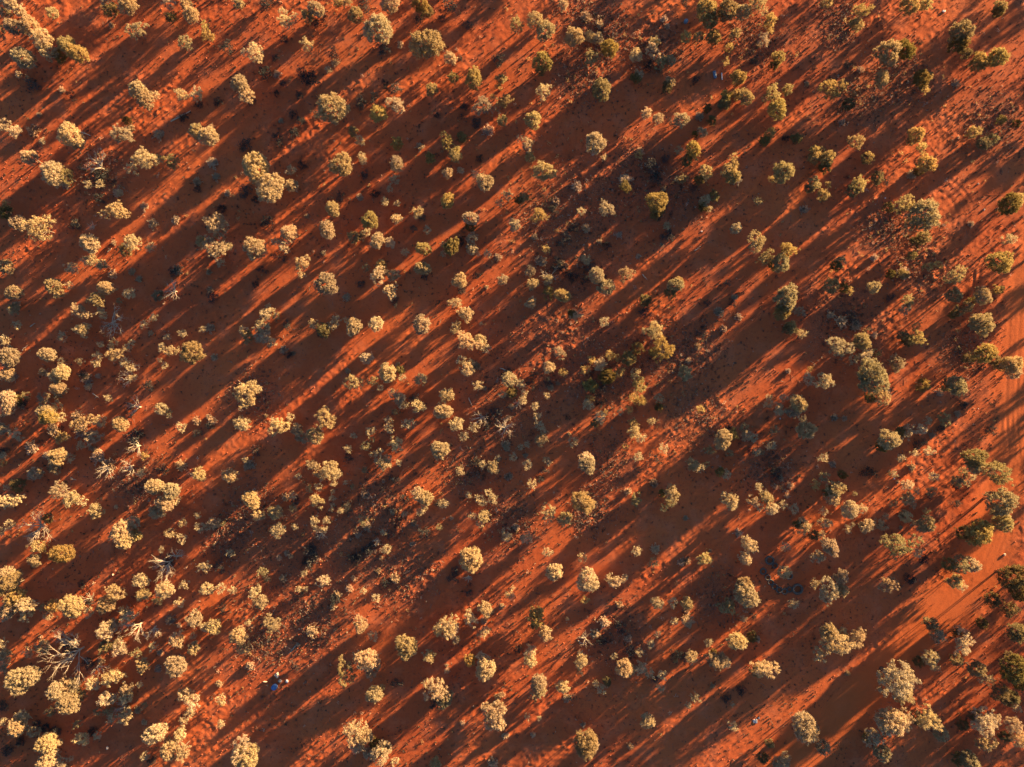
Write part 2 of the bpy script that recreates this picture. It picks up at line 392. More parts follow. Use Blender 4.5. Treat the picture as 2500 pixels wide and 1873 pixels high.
# ------------------------------------------------------------------ plant survey: tile of the photograph -> kind x,y,radius (units of 2.2635 px)
SURVEY = {
(0,0): "c10,2,8 c6,14,6 c22,12,7 c0,32,6 c16,30,9 c33,29,10 c46,43,11 c26,63,11 c53,57,9 y72,49,9 y84,58,10 n65,61,7 c115,2,7 c137,5,10 n120,12,8 c182,3,7 c201,4,7 c206,16,8 n185,19,6 k148,33,9 k200,47,8 c149,97,9 c157,108,9 c168,103,5 c196,103,7 o213,103,7 b78,103,6 b35,92,8 g20,80,5 g66,97,5 g42,124,4 c2,135,8 c17,143,7 g35,140,9 g45,152,5 c76,146,12 k85,156,7 c132,145,10 g141,138,5 n137,130,5 g170,145,8 c212,142,8 k57,15,6 b125,72,3 b113,80,3 b215,113,5 b199,127,6 g120,27,4",
(1,0): "y1,30,6 y3,40,7 c37,4,6 b66,3,9 c84,13,5 c90,23,8 c120,10,8 k111,18,7 b127,18,7 b118,25,6 y143,2,6 y154,4,6 b172,6,9 c200,4,10 k163,17,8 c187,32,15 b194,54,8 g211,48,5 c54,58,10 b24,52,8 b77,63,5 b71,42,3 b85,43,6 o110,48,7 b65,80,9 g78,80,6 b105,77,7 b115,85,11 b139,59,7 g140,67,6 c132,74,4 c38,91,9 o45,104,8 b50,109,6 b15,110,6 c137,117,16 y187,123,9 c206,113,9 b207,97,8 b170,112,8 b183,105,6 c4,147,10 g7,136,4 b45,158,9 b80,150,7 b97,145,7 b103,130,6 b95,123,5 k160,142,6 o167,152,6 y207,155,7 b195,91,5 b120,124,6 g82,130,4 b85,90,5 b78,101,4 b102,104,5",
(2,0): "y12,4,9 n18,12,7 b10,20,7 b42,7,9 k18,48,16 y27,40,7 b62,28,6 c44,63,7 b54,63,4 y47,84,6 y69,85,10 y24,97,7 y99,85,6 y95,92,4 b95,65,8 k115,27,8 c135,22,9 c146,33,10 c177,40,10 c194,40,6 c203,42,6 y216,52,9 k197,63,8 c166,6,6 y143,66,10 n141,76,6 o145,99,8 k207,97,11 c80,115,10 y90,104,4 y101,110,8 y100,130,6 g85,140,8 b73,132,7 b60,115,5 y133,130,9 o126,155,8 c200,154,11 y40,152,8 n56,148,6 y49,163,6 g11,158,6 b30,125,4 g190,18,8 g205,25,6 b35,20,5",
(3,0): "y99,10,11 y122,11,11 k138,13,8 y103,23,8 k155,4,10 y168,22,7 y168,32,5 o161,43,7 y77,40,6 y91,40,6 y107,40,8 y130,36,6 y124,53,6 y120,67,5 c43,45,6 c42,56,8 c23,60,7 k50,68,7 k60,65,6 b37,70,7 o26,80,6 n23,85,6 c60,89,6 n57,94,6 b42,13,4 g54,20,5 g57,28,4 b76,2,5 y134,84,8 y177,62,7 b150,66,5 n172,70,5 y120,105,7 y130,102,6 y142,105,8 n118,112,7 y169,102,9 y187,97,6 y176,118,10 c34,122,6 c47,128,6 c72,129,8 g92,125,6 n105,130,5 c94,143,6 n87,145,4 y168,144,6 y85,161,8 o70,162,5 g28,163,6 y216,163,6 b185,150,5 n162,152,6 n196,150,6 b63,133,5 n100,117,5 g208,90,4 b88,85,5",
(4,0): "y46,12,8 y40,27,7 n38,25,5 y97,6,10 y115,5,7 y8,2,7 k74,57,13 n92,54,10 y153,35,12 n150,48,9 n157,58,6 y195,8,7 n193,13,6 y67,85,8 y14,96,12 n110,85,9 y116,83,6 y115,97,5 y172,68,9 y192,62,10 n185,66,6 y172,62,6 g25,132,5 y39,153,8 y105,145,8 n98,152,5 y166,143,7 n176,155,7 y187,150,6 y110,160,6 b30,70,5 b108,46,4 g148,90,6 b35,100,4 n32,112,7 g45,75,5 n196,130,5 n213,133,4 n188,103,3 y3,163,5",
(0,1): "c32,4,8 c57,22,12 k72,25,8 g71,33,6 c154,8,13 b112,22,8 b105,28,7 c95,33,5 c108,33,5 g126,42,6 c128,42,4 k186,9,8 k170,5,6 y6,55,5 n5,63,8 c19,75,8 c42,80,14 o125,62,11 b82,77,7 g80,75,5 b108,48,7 c97,97,10 c143,96,9 k135,104,7 g122,96,4 c162,100,5 c160,103,4 g155,57,6 g164,75,7 g189,71,6 c6,122,8 c77,124,7 c97,115,7 c110,120,6 g120,130,7 g142,127,5 c57,142,8 c75,142,5 c64,150,6 c114,145,8 c105,158,8 o140,150,7 k128,159,4 k170,153,6 c15,150,8 g17,163,6 c217,95,6 g190,125,8 b187,127,6 g212,30,6 b214,38,5 g149,135,5 g98,157,4",
(1,1): "c55,15,15 c70,37,15 c93,18,6 c94,35,7 y147,12,12 o170,5,6 g171,7,5 b172,22,6 b105,12,6 b130,12,4 o207,10,8 c204,28,6 c207,15,6 c199,37,4 c194,52,5 c207,53,4 b183,43,6 c138,60,8 c132,82,9 c91,86,9 b68,75,9 b18,60,6 o13,78,13 o10,101,12 c26,100,5 c16,118,5 c54,102,12 o84,99,8 b80,110,7 b88,65,4 y178,72,9 c175,84,5 k160,90,7 b168,90,6 c186,94,8 c200,96,6 o207,71,6 c216,106,5 c105,120,9 c131,141,12 k174,123,5 k190,120,6 c187,132,9 c203,131,7 c201,148,8 b168,141,5 c68,165,4 g153,155,6 b55,142,5 b62,125,5 g8,10,8 g12,25,6 g24,43,5 b43,40,9 b55,50,5 b8,155,7 g5,147,5 g4,128,4 g128,107,4 b60,135,4 b116,135,4 b205,160,5 g110,67,4 g167,47,5 b145,48,5",
(2,1): "y22,5,6 y49,3,7 c41,21,6 c71,22,5 c81,31,9 g55,18,5 b76,5,5 y41,51,8 o105,45,6 o97,53,5 y123,48,6 n118,50,5 y130,4,6 y145,19,11 g180,35,8 g158,51,6 c185,62,5 o212,59,8 c9,63,7 b14,70,5 c66,70,8 n66,78,6 c19,83,5 c67,90,7 c67,103,6 c74,108,3 n45,100,9 c36,98,4 c36,108,4 c84,108,5 g95,112,6 y15,103,8 c14,124,8 b17,132,5 c54,137,8 b56,148,5 c100,136,6 b72,133,5 g83,144,3 c49,161,7 y140,67,8 c113,77,7 y147,103,5 g142,116,8 c130,127,6 b160,120,9 g165,120,7 c133,142,7 c150,137,7 y150,150,7 y165,153,8 c131,161,6 o189,115,7 b194,122,6 c202,132,9 c212,144,9 g190,80,6 b168,92,7 b178,80,7 b156,60,6 g135,90,5 b212,100,6 b175,133,7 b191,135,5 c210,4,4 b4,82,5 b63,50,3 g205,95,4 b200,35,4 b153,90,4 b54,95,6 g63,100,4 b100,18,4",
(3,1): "g12,29,10 n12,36,6 y46,52,11 n45,63,8 b48,67,6 g53,38,4 b42,15,10 b45,27,8 b55,5,5 y73,28,6 c68,27,4 y98,20,8 n92,28,6 o97,28,4 y125,15,10 k127,25,8 c132,28,6 y182,20,11 y170,28,5 y216,5,7 y215,32,7 n210,38,5 k107,46,6 o98,52,7 o103,59,4 n95,58,5 k155,51,5 b148,53,4 o57,78,5 b57,88,8 g51,99,3 c131,81,6 o153,95,10 y163,112,8 y187,105,9 k180,118,9 n172,120,6 c13,130,8 k66,142,8 y69,138,6 k185,156,13 g130,155,5 b122,140,5 b80,108,3 g26,111,4 g205,60,6 b36,135,4 n60,150,7 n33,158,7 b128,163,5 b100,162,5 y27,2,5 y85,2,6 n78,8,6 g5,88,5 b85,38,5 b155,40,4 b90,120,3 b105,115,3",
(4,1): "y9,5,8 n6,15,7 y52,5,7 y115,11,10 n108,18,6 y42,34,9 n36,40,7 y10,33,4 y4,45,7 y92,55,10 k113,66,16 k97,78,8 y113,90,7 g100,22,7 n63,26,7 b72,30,5 n205,55,11 y214,48,6 y213,53,6 g164,76,5 b158,74,3 k204,93,7 y195,117,12 y147,132,10 y118,122,6 y128,120,5 g92,128,9 y90,130,6 y23,117,7 n18,121,6 k13,143,8 y12,137,4 n26,145,6 y33,149,5 k58,144,7 b48,130,4 n77,130,5 k145,153,8 n164,159,5 c176,154,9 y190,147,6 n194,147,5 y94,159,7 k160,165,6 n105,95,7 n75,58,6 n100,110,5 b76,155,5 g60,112,5 n131,42,4 n153,30,3 b140,80,3 n48,81,3",
(0,2): "c15,2,6 c18,19,5 c87,5,8 c110,8,6 c108,3,4 c165,11,5 c154,19,5 c88,25,7 c93,21,5 c68,32,6 g162,28,4 c197,28,5 c180,32,4 c218,24,4 c175,43,5 c185,47,7 c171,57,3 y207,49,12 c177,63,4 o122,37,5 c108,40,4 c119,43,4 c125,51,8 c136,44,5 c142,38,4 c106,53,5 c104,61,5 o86,58,5 c65,58,4 c51,51,8 c10,54,10 c5,35,6 g10,43,4 c9,73,8 g14,75,6 c67,70,8 c60,75,7 c63,88,8 c134,60,6 c141,66,5 c143,77,5 g92,77,8 b90,72,6 g94,85,6 g105,74,4 b160,85,7 g46,70,6 c8,97,8 c10,107,8 c6,113,6 c47,99,7 c49,112,8 y52,118,9 c64,118,6 o62,105,6 c117,98,5 b140,108,6 c174,110,7 c182,118,3 k182,113,4 c3,131,7 c18,137,7 c130,126,8 c107,123,7 g82,117,8 c88,125,9 g87,135,10 c100,140,8 g57,132,9 y67,142,8 c88,148,6 g33,152,9 c62,161,9 g50,160,6 c75,162,6 c196,129,6 g212,123,6 b145,140,10 b152,136,6 y156,160,5 g105,162,10 g103,155,6 b213,136,5 c3,160,5 b25,102,7 n18,100,6 b62,95,5 b3,155,5 k27,95,5 g98,152,4 g23,106,5",
(1,2): "c68,7,8 k77,9,5 c42,25,6 c62,21,8 c63,32,8 k47,32,7 c74,38,5 c69,41,3 g5,23,7 g10,54,5 g85,46,6 b90,52,5 g95,50,4 b88,19,6 o118,18,6 n128,25,8 b125,27,7 c142,15,6 c138,20,6 c152,14,4 c161,21,9 c185,18,8 c175,55,7 c160,81,9 g154,69,4 b150,57,4 k181,80,6 c189,87,4 c197,71,10 c213,76,5 n211,68,5 g208,62,4 c45,93,14 c58,88,5 c204,94,6 c210,98,7 c214,106,6 c92,118,5 c80,129,10 c75,124,6 c40,126,8 g7,123,7 b6,128,5 o130,120,11 c100,132,7 c104,140,7 c119,139,9 c124,133,4 k205,113,4 c198,122,5 c199,130,6 c179,134,6 c160,139,4 c206,148,8 c217,126,6 c154,153,5 k173,150,6 k180,143,4 c181,158,4 c189,156,5 c187,164,6 c198,163,5 b155,162,6 b55,155,6 g66,117,3 c43,165,4 g4,118,4 b76,158,4 g200,135,3",
(2,2): "c13,19,10 c60,7,8 g63,5,7 k49,22,7 c63,37,11 c76,36,7 c82,45,6 c56,57,6 c62,67,8 c66,60,5 g72,64,6 c12,78,7 c40,95,8 c36,113,9 c33,108,6 o9,107,8 b5,100,7 c50,126,8 c69,130,6 c58,139,6 c33,154,10 c2,126,6 c74,85,6 g80,87,4 c107,78,8 c119,82,6 c123,93,5 c122,101,5 c100,94,5 b93,115,8 b85,125,7 g107,120,5 g110,107,4 c135,107,5 c138,118,5 c140,128,6 c144,134,5 c142,143,7 g104,148,6 g105,152,5 c112,161,5 c95,163,4 c120,151,4 o180,8,7 n175,7,5 c210,16,6 o162,49,7 c150,65,7 y165,70,5 c206,62,7 y216,52,6 y196,56,5 y190,68,6 n213,75,9 n195,85,8 b207,85,7 o193,105,7 y195,98,5 o206,120,7 y211,115,4 n200,125,5 c148,95,4 b135,73,5 g152,87,5 b150,80,6 b173,77,4 o176,146,6 c191,164,8 g77,18,3 n110,92,6 g172,137,3 b170,98,4 c147,165,4 c127,148,4 b132,84,5 b107,70,5 g160,82,4 b205,105,5 g125,160,4",
(3,2): "o43,26,10 n40,26,5 y52,46,12 n43,48,6 n25,44,7 b34,5,8 n15,55,8 y2,54,5 k77,71,8 g80,58,5 y182,3,10 o198,4,7 g113,5,7 g134,10,6 g118,23,5 b93,30,5 b88,35,4 g90,42,5 y191,22,7 n187,24,6 o202,28,6 g188,69,4 b165,105,4 y212,67,4 o210,78,7 o166,104,6 c167,98,4 c177,110,8 c183,98,5 c193,113,8 c199,104,9 c204,122,5 c207,133,10 y26,83,9 o22,72,6 y5,70,6 y28,102,7 y20,98,6 c7,113,4 y16,110,5 o47,98,6 n48,108,5 y93,110,5 n91,113,3 y20,125,6 o22,135,8 c28,141,6 o40,123,5 c53,153,6 c25,161,6 y12,150,4 c117,143,10 k140,130,6 c143,140,7 c151,141,5 k172,132,6 c169,149,6 c155,156,5 k102,155,6 k125,158,5 b147,155,5 b42,163,6 g160,157,4 n128,137,6 b122,128,5 b195,138,4 b85,57,4 b160,60,3 b98,66,3 b67,138,3",
(4,2): "c93,3,7 k150,4,7 n145,8,5 k175,18,12 y178,50,11 n159,55,5 y208,62,10 c210,70,8 n195,63,7 n189,57,6 y105,34,9 n97,36,7 y104,21,5 n90,30,6 y46,37,9 o22,43,12 o50,52,8 y60,50,6 c37,57,6 o84,61,9 o6,80,9 k58,76,17 y68,98,9 c72,90,6 n55,98,6 y112,84,8 n106,86,4 k149,85,10 n140,80,5 n137,87,5 c75,143,11 n68,150,7 c94,135,8 n87,135,6 c108,132,7 c118,122,5 k134,120,7 b131,130,5 c117,155,6 c103,158,5 b107,148,7 c4,162,6 k168,163,11 b186,133,7 g17,119,5 g28,120,4 b155,105,6 g150,115,5 g13,8,6 g25,15,9 b35,10,8 g40,20,8 g60,30,5 c88,163,5 n70,113,4 g158,104,3 g122,138,5 n88,103,4 g131,92,6 n125,95,4 n117,60,4 b123,93,3",
(0,3): "y3,2,4 c37,14,7 c43,13,5 c59,8,7 c57,4,5 n20,27,8 y14,24,4 c7,29,4 c12,43,9 c65,32,9 c77,41,8 c90,44,6 c104,54,8 g117,5,9 c152,13,5 b175,8,8 g195,5,8 c215,15,7 c167,28,9 c185,33,9 c178,45,9 c170,55,8 c190,42,6 n52,62,6 y40,93,8 y47,93,6 c38,107,7 y67,100,11 c130,77,11 c135,85,9 c144,67,7 k147,80,7 c215,71,6 c213,60,4 o197,66,5 o183,78,6 c197,84,6 c174,96,4 b183,108,7 c152,129,8 c158,132,5 c155,144,7 c178,139,9 k172,150,6 c199,133,6 c195,153,6 c7,123,9 c16,125,8 y10,135,13 y17,145,9 c10,160,9 c27,156,10 k45,158,5 y58,156,8 c78,157,12 c125,142,9 c115,155,9 k110,160,6 c97,163,6 c135,162,6 c211,164,5 b98,152,5 b88,133,5 c1,75,6 c11,69,6 c217,115,5 c219,140,4 b207,68,4 g125,50,3",
(1,3): "c27,16,8 g47,4,9 c50,42,9 c47,38,6 c58,60,7 c76,55,8 c80,58,4 c79,75,8 c97,72,4 c118,64,6 c131,64,5 c129,74,5 c119,73,4 o135,10,10 o125,14,8 c143,14,6 o117,5,7 c122,28,5 k113,31,5 c138,25,4 c151,24,3 o121,43,8 c137,41,4 c137,34,3 c137,48,3 c136,53,3 c101,17,4 c95,38,5 g87,40,6 b97,43,6 k95,51,5 c11,66,7 c1,72,5 k17,68,4 c27,100,5 c2,114,6 c3,138,7 c18,137,6 c30,140,5 k62,120,6 o54,141,7 c60,152,8 b15,115,8 b20,158,6 c128,130,7 g84,127,6 b115,105,10 b108,108,5 b115,95,7 c107,122,4 g92,103,4 c101,139,4 c108,139,3 b105,142,6 c193,2,8 c209,2,4 k172,10,4 k159,28,3 b205,21,6 g193,22,3 g173,37,6 b152,47,6 c146,54,4 b155,55,5 k170,63,6 g175,72,6 c193,78,4 c197,95,5 c193,97,4 b175,95,7 b163,104,7 b160,105,5 g165,80,5 g205,127,7 b195,132,5 c171,141,4 c185,148,5 g155,138,6 g143,145,6 b140,150,7 c215,58,4 b215,42,6 b210,62,7 g203,55,5 b180,92,5 g190,105,4 g138,158,5 g80,105,4 g116,100,4 g160,127,4 b200,80,5 b67,128,5 g88,100,4 b187,125,4 g187,119,4 b5,155,3",
(2,3): "c79,4,5 c90,7,7 c127,4,6 c55,12,5 c192,5,9 c132,25,6 b140,20,5 c10,36,8 c17,40,8 c16,50,5 c11,55,5 c36,46,6 c64,38,4 c75,41,6 c85,34,5 c90,42,6 c80,45,5 c68,60,5 c80,60,7 c76,68,5 k31,72,4 b30,46,5 o104,80,7 o126,82,7 c150,56,9 k168,63,8 y187,45,12 c66,106,13 b50,118,6 b47,126,6 b57,136,4 b63,142,5 b15,77,8 g5,68,5 g3,90,4 c148,98,6 c156,120,9 o186,104,6 c192,129,12 c216,127,6 y189,150,5 o108,145,6 c111,138,3 g100,157,4 b105,135,4 c82,160,8 g82,158,6 y137,164,8 g107,17,6 c64,163,4 b145,10,5 b74,2,6 n143,2,4 c150,2,4 g45,62,3 g115,72,5",
(3,3): "c84,4,7 c92,8,6 k100,4,4 c121,14,6 n114,12,5 o62,35,9 k60,45,6 n52,35,5 k53,51,5 k23,42,7 g15,33,5 g43,24,6 c125,43,10 n117,44,4 c156,28,5 c150,44,7 c157,50,5 c164,40,7 c170,52,7 c161,35,5 c182,48,5 c193,52,6 b175,12,8 g180,19,5 c204,70,8 n198,68,5 y217,25,6 g77,62,4 c24,97,6 n20,97,4 g44,96,7 k41,110,6 y97,106,7 g103,97,3 g72,110,5 g78,108,6 o145,90,9 c150,95,5 c141,105,7 g134,78,6 c184,93,6 c183,120,7 n178,118,4 c2,130,8 c12,126,4 c142,145,13 c140,135,9 k122,158,9 c46,153,7 c63,152,6 c78,153,7 o219,104,8 c193,154,6 o215,132,6 b23,132,4 n215,80,6 g5,155,5 g78,162,5 n165,43,4 g174,28,4 g190,27,5 g187,38,4 c123,155,4 n40,88,3",
(4,3): "o18,30,9 c14,40,8 n12,33,7 k5,17,6 g15,4,5 c80,14,5 k77,14,3 c122,17,6 c94,27,7 c106,33,4 c95,41,7 c102,49,4 k120,33,6 b117,36,6 c33,53,9 c47,52,6 c5,55,5 o6,67,7 c50,70,8 k46,70,4 c31,73,5 c37,69,3 o63,68,6 o68,71,5 c12,93,9 c3,80,5 o72,60,4 c93,60,7 k92,57,5 c115,68,9 o107,71,8 k86,90,15 c105,99,6 b112,105,7 b146,47,6 k168,5,9 c166,18,4 k150,22,7 k155,12,6 c161,25,4 b146,25,8 k192,13,14 k196,45,15 k198,67,10 y172,77,14 y180,78,6 n155,77,8 k152,112,10 c163,112,9 n140,112,8 k146,130,8 c153,135,6 c23,125,8 o10,140,12 c24,139,7 o74,133,9 b97,127,7 g102,129,4 n210,125,14 n215,140,10 n187,150,8 n205,160,8 k40,36,3 b53,12,8 g100,7,6 g85,23,3 k80,46,5 k115,54,4 b48,37,3 g88,72,3 b160,40,4 n25,15,5 b62,60,4",
(0,4): "c7,2,6 c28,2,7 c50,3,5 b75,35,10 n115,35,8 c113,19,9 c122,12,7 c130,38,8 c128,30,6 c165,36,5 k148,42,6 c138,2,8 c210,6,8 c218,14,4 g183,7,7 g193,13,4 c191,28,8 c207,25,4 c209,37,7 c30,42,6 c46,36,7 c3,32,6 c5,45,7 c3,57,8 c20,72,13 c30,68,11 k38,68,7 c60,84,9 c70,77,8 c80,75,7 c73,97,11 k55,105,6 k85,88,7 c100,76,7 c118,70,8 c128,68,8 c115,92,8 c127,90,6 c137,80,7 c136,90,7 b137,103,5 c120,112,6 c136,111,8 k118,105,6 k104,106,5 c154,56,7 c155,52,4 c190,57,11 k187,50,6 g195,48,5 c200,88,8 c208,96,8 c198,115,6 c204,108,5 g205,105,6 c167,130,11 c160,127,5 c194,130,7 c182,148,9 c196,147,9 k182,137,5 c155,155,5 b163,158,6 c23,112,8 c19,122,9 c36,128,7 c15,127,6 c2,118,6 b40,120,6 b50,125,7 c50,140,10 c53,133,6 c63,140,4 c50,158,9 c60,150,6 c65,162,7 c75,158,3 c88,135,7 c105,132,5 b100,127,6 k83,120,5 b97,135,4 b22,138,6 b8,148,7 g108,52,6 b95,55,8 g148,105,5 c150,77,4 k155,100,4 b60,128,7 b3,100,7 g172,42,5 g170,60,5 g155,118,4",
(1,4): "c10,14,8 c2,14,6 c46,10,4 c36,24,9 o40,37,8 o72,12,9 n78,8,4 o168,12,9 c182,24,6 c217,36,12 c175,50,12 c180,62,8 c165,46,6 k152,63,12 c183,87,9 k191,80,4 b207,74,6 g15,76,5 c18,92,6 y17,97,4 c17,119,5 c40,147,13 c45,155,13 c162,127,12 c172,132,9 c165,142,8 o190,150,11 c195,145,7 c178,150,7 n183,140,6 b104,123,3 b63,98,3 g48,57,6 b42,58,3 b96,57,6 g100,34,3 n153,85,3 g115,20,8 c205,160,5",
(2,4): "o42,13,11 o33,18,8 c46,17,8 o66,6,8 g80,8,5 o80,20,7 c20,46,7 k22,43,5 c2,38,7 c50,28,5 y65,50,7 c80,48,8 c82,60,11 y137,6,9 n135,13,5 c147,21,8 o130,41,7 c130,51,7 b117,38,6 c185,51,7 g184,43,4 b183,62,5 c165,79,7 c139,75,9 c139,83,9 g170,92,6 b175,90,5 c207,81,6 c201,76,4 n213,73,5 c30,82,12 k38,92,9 c18,75,5 b27,97,8 c91,105,12 c92,115,11 o97,99,6 g99,88,5 g94,90,4 g103,132,5 g133,131,4 c127,112,4 c140,114,3 y190,140,14 c195,140,9 k27,162,7 g90,161,7 g187,120,4 b185,122,4 g170,6,3 g200,22,7 g210,10,8 b208,28,7 g40,62,4 b42,65,4 g57,118,4 b60,37,3 b37,53,3 g40,56,3 c219,48,3 b172,122,3 b100,52,3 b120,25,4",
(3,4): "c65,8,5 c79,8,7 c140,6,4 b8,15,8 g15,28,6 c47,23,4 c39,33,5 c27,42,5 c2,46,3 c10,59,9 c16,60,7 c28,59,7 c38,64,6 c51,65,6 c50,80,5 c83,47,7 k67,52,3 b65,45,8 c101,31,5 c132,30,10 o110,50,11 c118,52,7 n107,43,5 c162,59,11 k155,62,7 b132,66,4 o87,90,6 c80,99,4 c35,115,8 n28,115,4 c127,121,6 g17,143,5 c205,123,14 c212,127,10 c180,162,8 c183,155,6 g170,142,4 n160,155,6 b113,154,3 n167,140,5 b120,92,6 g154,28,5 n148,25,6 b135,82,6 b75,45,6 b17,40,7 g106,78,4 n119,112,4 c128,99,3 b43,70,5",
(4,4): "o14,33,16 c10,20,9 c24,24,8 c41,25,9 k120,11,8 c128,24,8 c150,17,5 c158,21,4 o155,32,10 o120,48,9 c124,58,5 n108,52,6 o84,72,20 o90,85,12 c78,117,15 c93,116,9 c118,113,12 n105,112,7 c132,130,8 o59,134,9 n52,134,5 k68,150,9 o177,117,13 o180,140,9 o188,112,8 c213,102,5 c209,120,9 c215,135,9 c183,71,6 c175,72,5 k170,60,9 k148,50,7 c5,145,8 k163,160,10 n150,157,7 g31,65,4 n195,85,10 n210,60,14 n205,90,9 n217,75,8 n213,20,10 n175,10,6 n200,133,6 n168,110,7 n155,120,6 n205,47,6 n148,20,5",
}
ROWY = [0, 375, 750, 1125, 1498]; U = 2.2635; LOW = .96            # shrubs are squat beside the trees
PLANTS = []
for (cx_, ry_), txt in SURVEY.items():
    for w in txt.split():
        a, b, r = w[1:].split(',')
        PLANTS.append((w[0], cx_ * 500 + float(a) * U, ROWY[ry_] + float(b) * U, float(r)))
ANCHOR = [(90,130,'the tree cluster in the top left corner'), (924,72,'the broad pinkish tree near the top edge'), (810,265,'the broad round tree at upper left'),
 (640,432,'the twin round trees at upper left'), (348,393,'the round tree beside dead branches'), (244,409,'the dead tree at upper left'), (95,556,'the large pale tree near the left edge'),
 (832,402,'the olive tree left of top centre'), (523,578,'the gappy double tree'), (271,784,'the fan of dead branches'), (468,861,'the olive tree left of centre'),
 (603,960,'the big round tree left of centre'), (190,1055,'the dry thicket at left'), (97,1283,'the bare spreading dead tree'), (300,1303,'the gappy tree at lower left'),
 (414,1371,'the split dead tree'), (20,1430,'the big olive tree at the left edge'), (194,1586,'the huge bleached dead tree'), (260,1710,'the dense grove at lower left'),
 (110,1790,'the grove in the bottom left corner'), (415,1830,'the bright trees near the bottom left'), (595,1845,'the tree on the bottom edge'), (672,1675,'the blue drum'),
 (805,1155,'the gappy tree ringed by seedlings'), (755,1365,'the dark debris patch'), (1150,1365,'the round tree below centre'), (1150,845,'the double olive tree at centre'),
 (1041,109,'the tall sage tree near the top'), (1325,60,'the tree pair at top centre'), (1468,220,'the round sage tree at upper centre'), (1328,418,'the golden tree above centre'),
 (1355,670,'the pale tangle above centre'), (1604,493,'the clover-shaped olive tree'), (1907,642,'the sage tree by the sunlit strip'), (1750,190,'the blue barrel'),
 (1750,25,'the golden pair at the top edge'), (2165,128,'the sage tree with a dark bush'), (2345,80,'the big olive tree at top right'), (2255,525,'the big twin-crowned tree at right'),
 (2440,640,'the olive tree near the right edge'), (2131,922,'the largest sage tree right of centre'), (1618,854,'the golden tree right of centre'), (1930,990,'the branching straw trees'),
 (2190,1070,'the round trio at right'), (2440,1190,'the round pair by the track'), (2195,1329,'the clumpy sage tree at right'), (2035,1425,'the double tree right of the tyres'),
 (1905,1410,'the tyre arc'), (1822,1455,'the tall tree left of the tyres'), (1423,1227,'the olive tree below centre'), (1865,1230,'the branching thicket'), (1435,1417,'the square-crowned tree'),
 (1070,1690,'the two-tone tree at bottom'), (1206,1745,'the large straw tree at bottom'), (1430,1820,'the yellow tree on the bottom edge'), (1315,1680,'the oval pale tree at bottom'),
 (1540,1635,'the row of straw shrubs'), (1760,1605,'the wide straw shrub'), (1867,1631,'the egg-shaped tree'), (2030,1570,'the broad straw tree at lower right'),
 (2190,1665,'the gappy olive tree at lower right'), (2190,1762,'the wide tree at bottom right'), (2400,1770,'the ragged trees at bottom right'), (2480,1630,'the dark thicket at the right edge'),
 (1965,1785,'the mottled tree at bottom right'), (896,1611,'the knobbly tree'), (880,1800,'the ragged pair on the bottom edge'), (991,1580,'the round pale tree at lower centre'),
 (681,1042,'the straw trees left of centre'), (1080,1105,'the round tree at centre'), (1238,1010,'the bent dead boughs at centre'), (1450,900,'the dark brush right of centre'),
 (1360,230,'the pale shrub above the shade'), (2040,790,'the grey scrub patch'), (1090,1570,'the mottled tree at lower centre'), (1985,220,'the golden tree under the top right'),
 (2420,350,'the sunlit pitted ground'), (1700,1000,'the broad sunlit strip')]
TONE = {'c': 'pale straw', 'o': 'pale straw', 'y': 'olive gold', 'k': 'grey sage', 'n': 'dark green', 'b': 'blue-grey', 'g': 'dry tan'}
DIRS = ['right of', 'upper right of', 'above', 'upper left of', 'left of', 'lower left of', 'below', 'lower right of']
ORD = ['', 'second', 'third', 'fourth', 'fifth', 'sixth', 'seventh', 'eighth', 'ninth', 'tenth', 'eleventh', 'twelfth', 'thirteenth', 'fourteenth']
PENDING = []                     # (object, wording, px, py): labels are written at the end, counted outwards from a landmark
def label_for(kind, what, px, py, ru):
    size = 'tiny' if ru < 4.5 else 'small' if ru < 7 else 'middling' if ru < 9.5 else 'large' if ru < 13 else 'very large'
    return (f"{size} {TONE[kind]} {what}", px, py)
def write_labels():
    taken = {}; buckets = {}
    for o, wd, px, py in PENDING:
        d, (ax, ay, an) = min(((math.hypot(px - q[0], py - q[1]), q) for q in ANCHOR), key=lambda t: t[0])
        di = 'at' if d < 26 else DIRS[int(round(math.atan2(ay - py, px - ax) / (math.pi / 4))) % 8]
        buckets.setdefault((wd, di, an), []).append((d, o))
    for (wd, di, an), L_ in buckets.items():
        L_.sort(key=lambda t: t[0])
        for k, (d, o) in enumerate(L_):
            t = (f"{ORD[k]} nearest " if k else ('nearest ' if len(L_) > 1 else '')) + f"{wd} {di} {an}"
            if len(t.split()) > 16: t = t.replace('round-crowned ', '').replace('open-crowned ', '').replace('leafless ', '').replace('leafy ', '').replace('shaded ', '').replace('twiggy ', '')
            if len(t.split()) > 16: t = t.replace(' nearest', '')
            o['label'] = t

def place(proto, name, kind, mat, px, py, ru, nomR, zc, zpow, label, cat, group, partname, stemname):
    R = ru * U * M_PX * .95
    s = R / nomR; s0 = s / .95; sz = s0 ** zpow * (LOW if nomR == .72 else 1.1 if nomR == 2.0 else 1)
    k = 1 - zc * sz / CAM_H
    x, y = wx(px) * k, wy(py) * k; s *= k
    root = bpy.data.objects.new(name, None); col.objects.link(root); root.empty_display_size = .3
    root.location = (x, y, gz(x, y)); root.rotation_euler = (0, 0, random.uniform(0, 6.283)); root.scale = (s, s, sz)
    tag(root, None, cat, group); PENDING.append((root, *label))
    me, st = PROTO[proto]
    o = link(partname, me, root); o.material_slots[0].link = 'OBJECT'; o.material_slots[0].material = mat
    if st is not None: link(stemname, st, root)
    return root

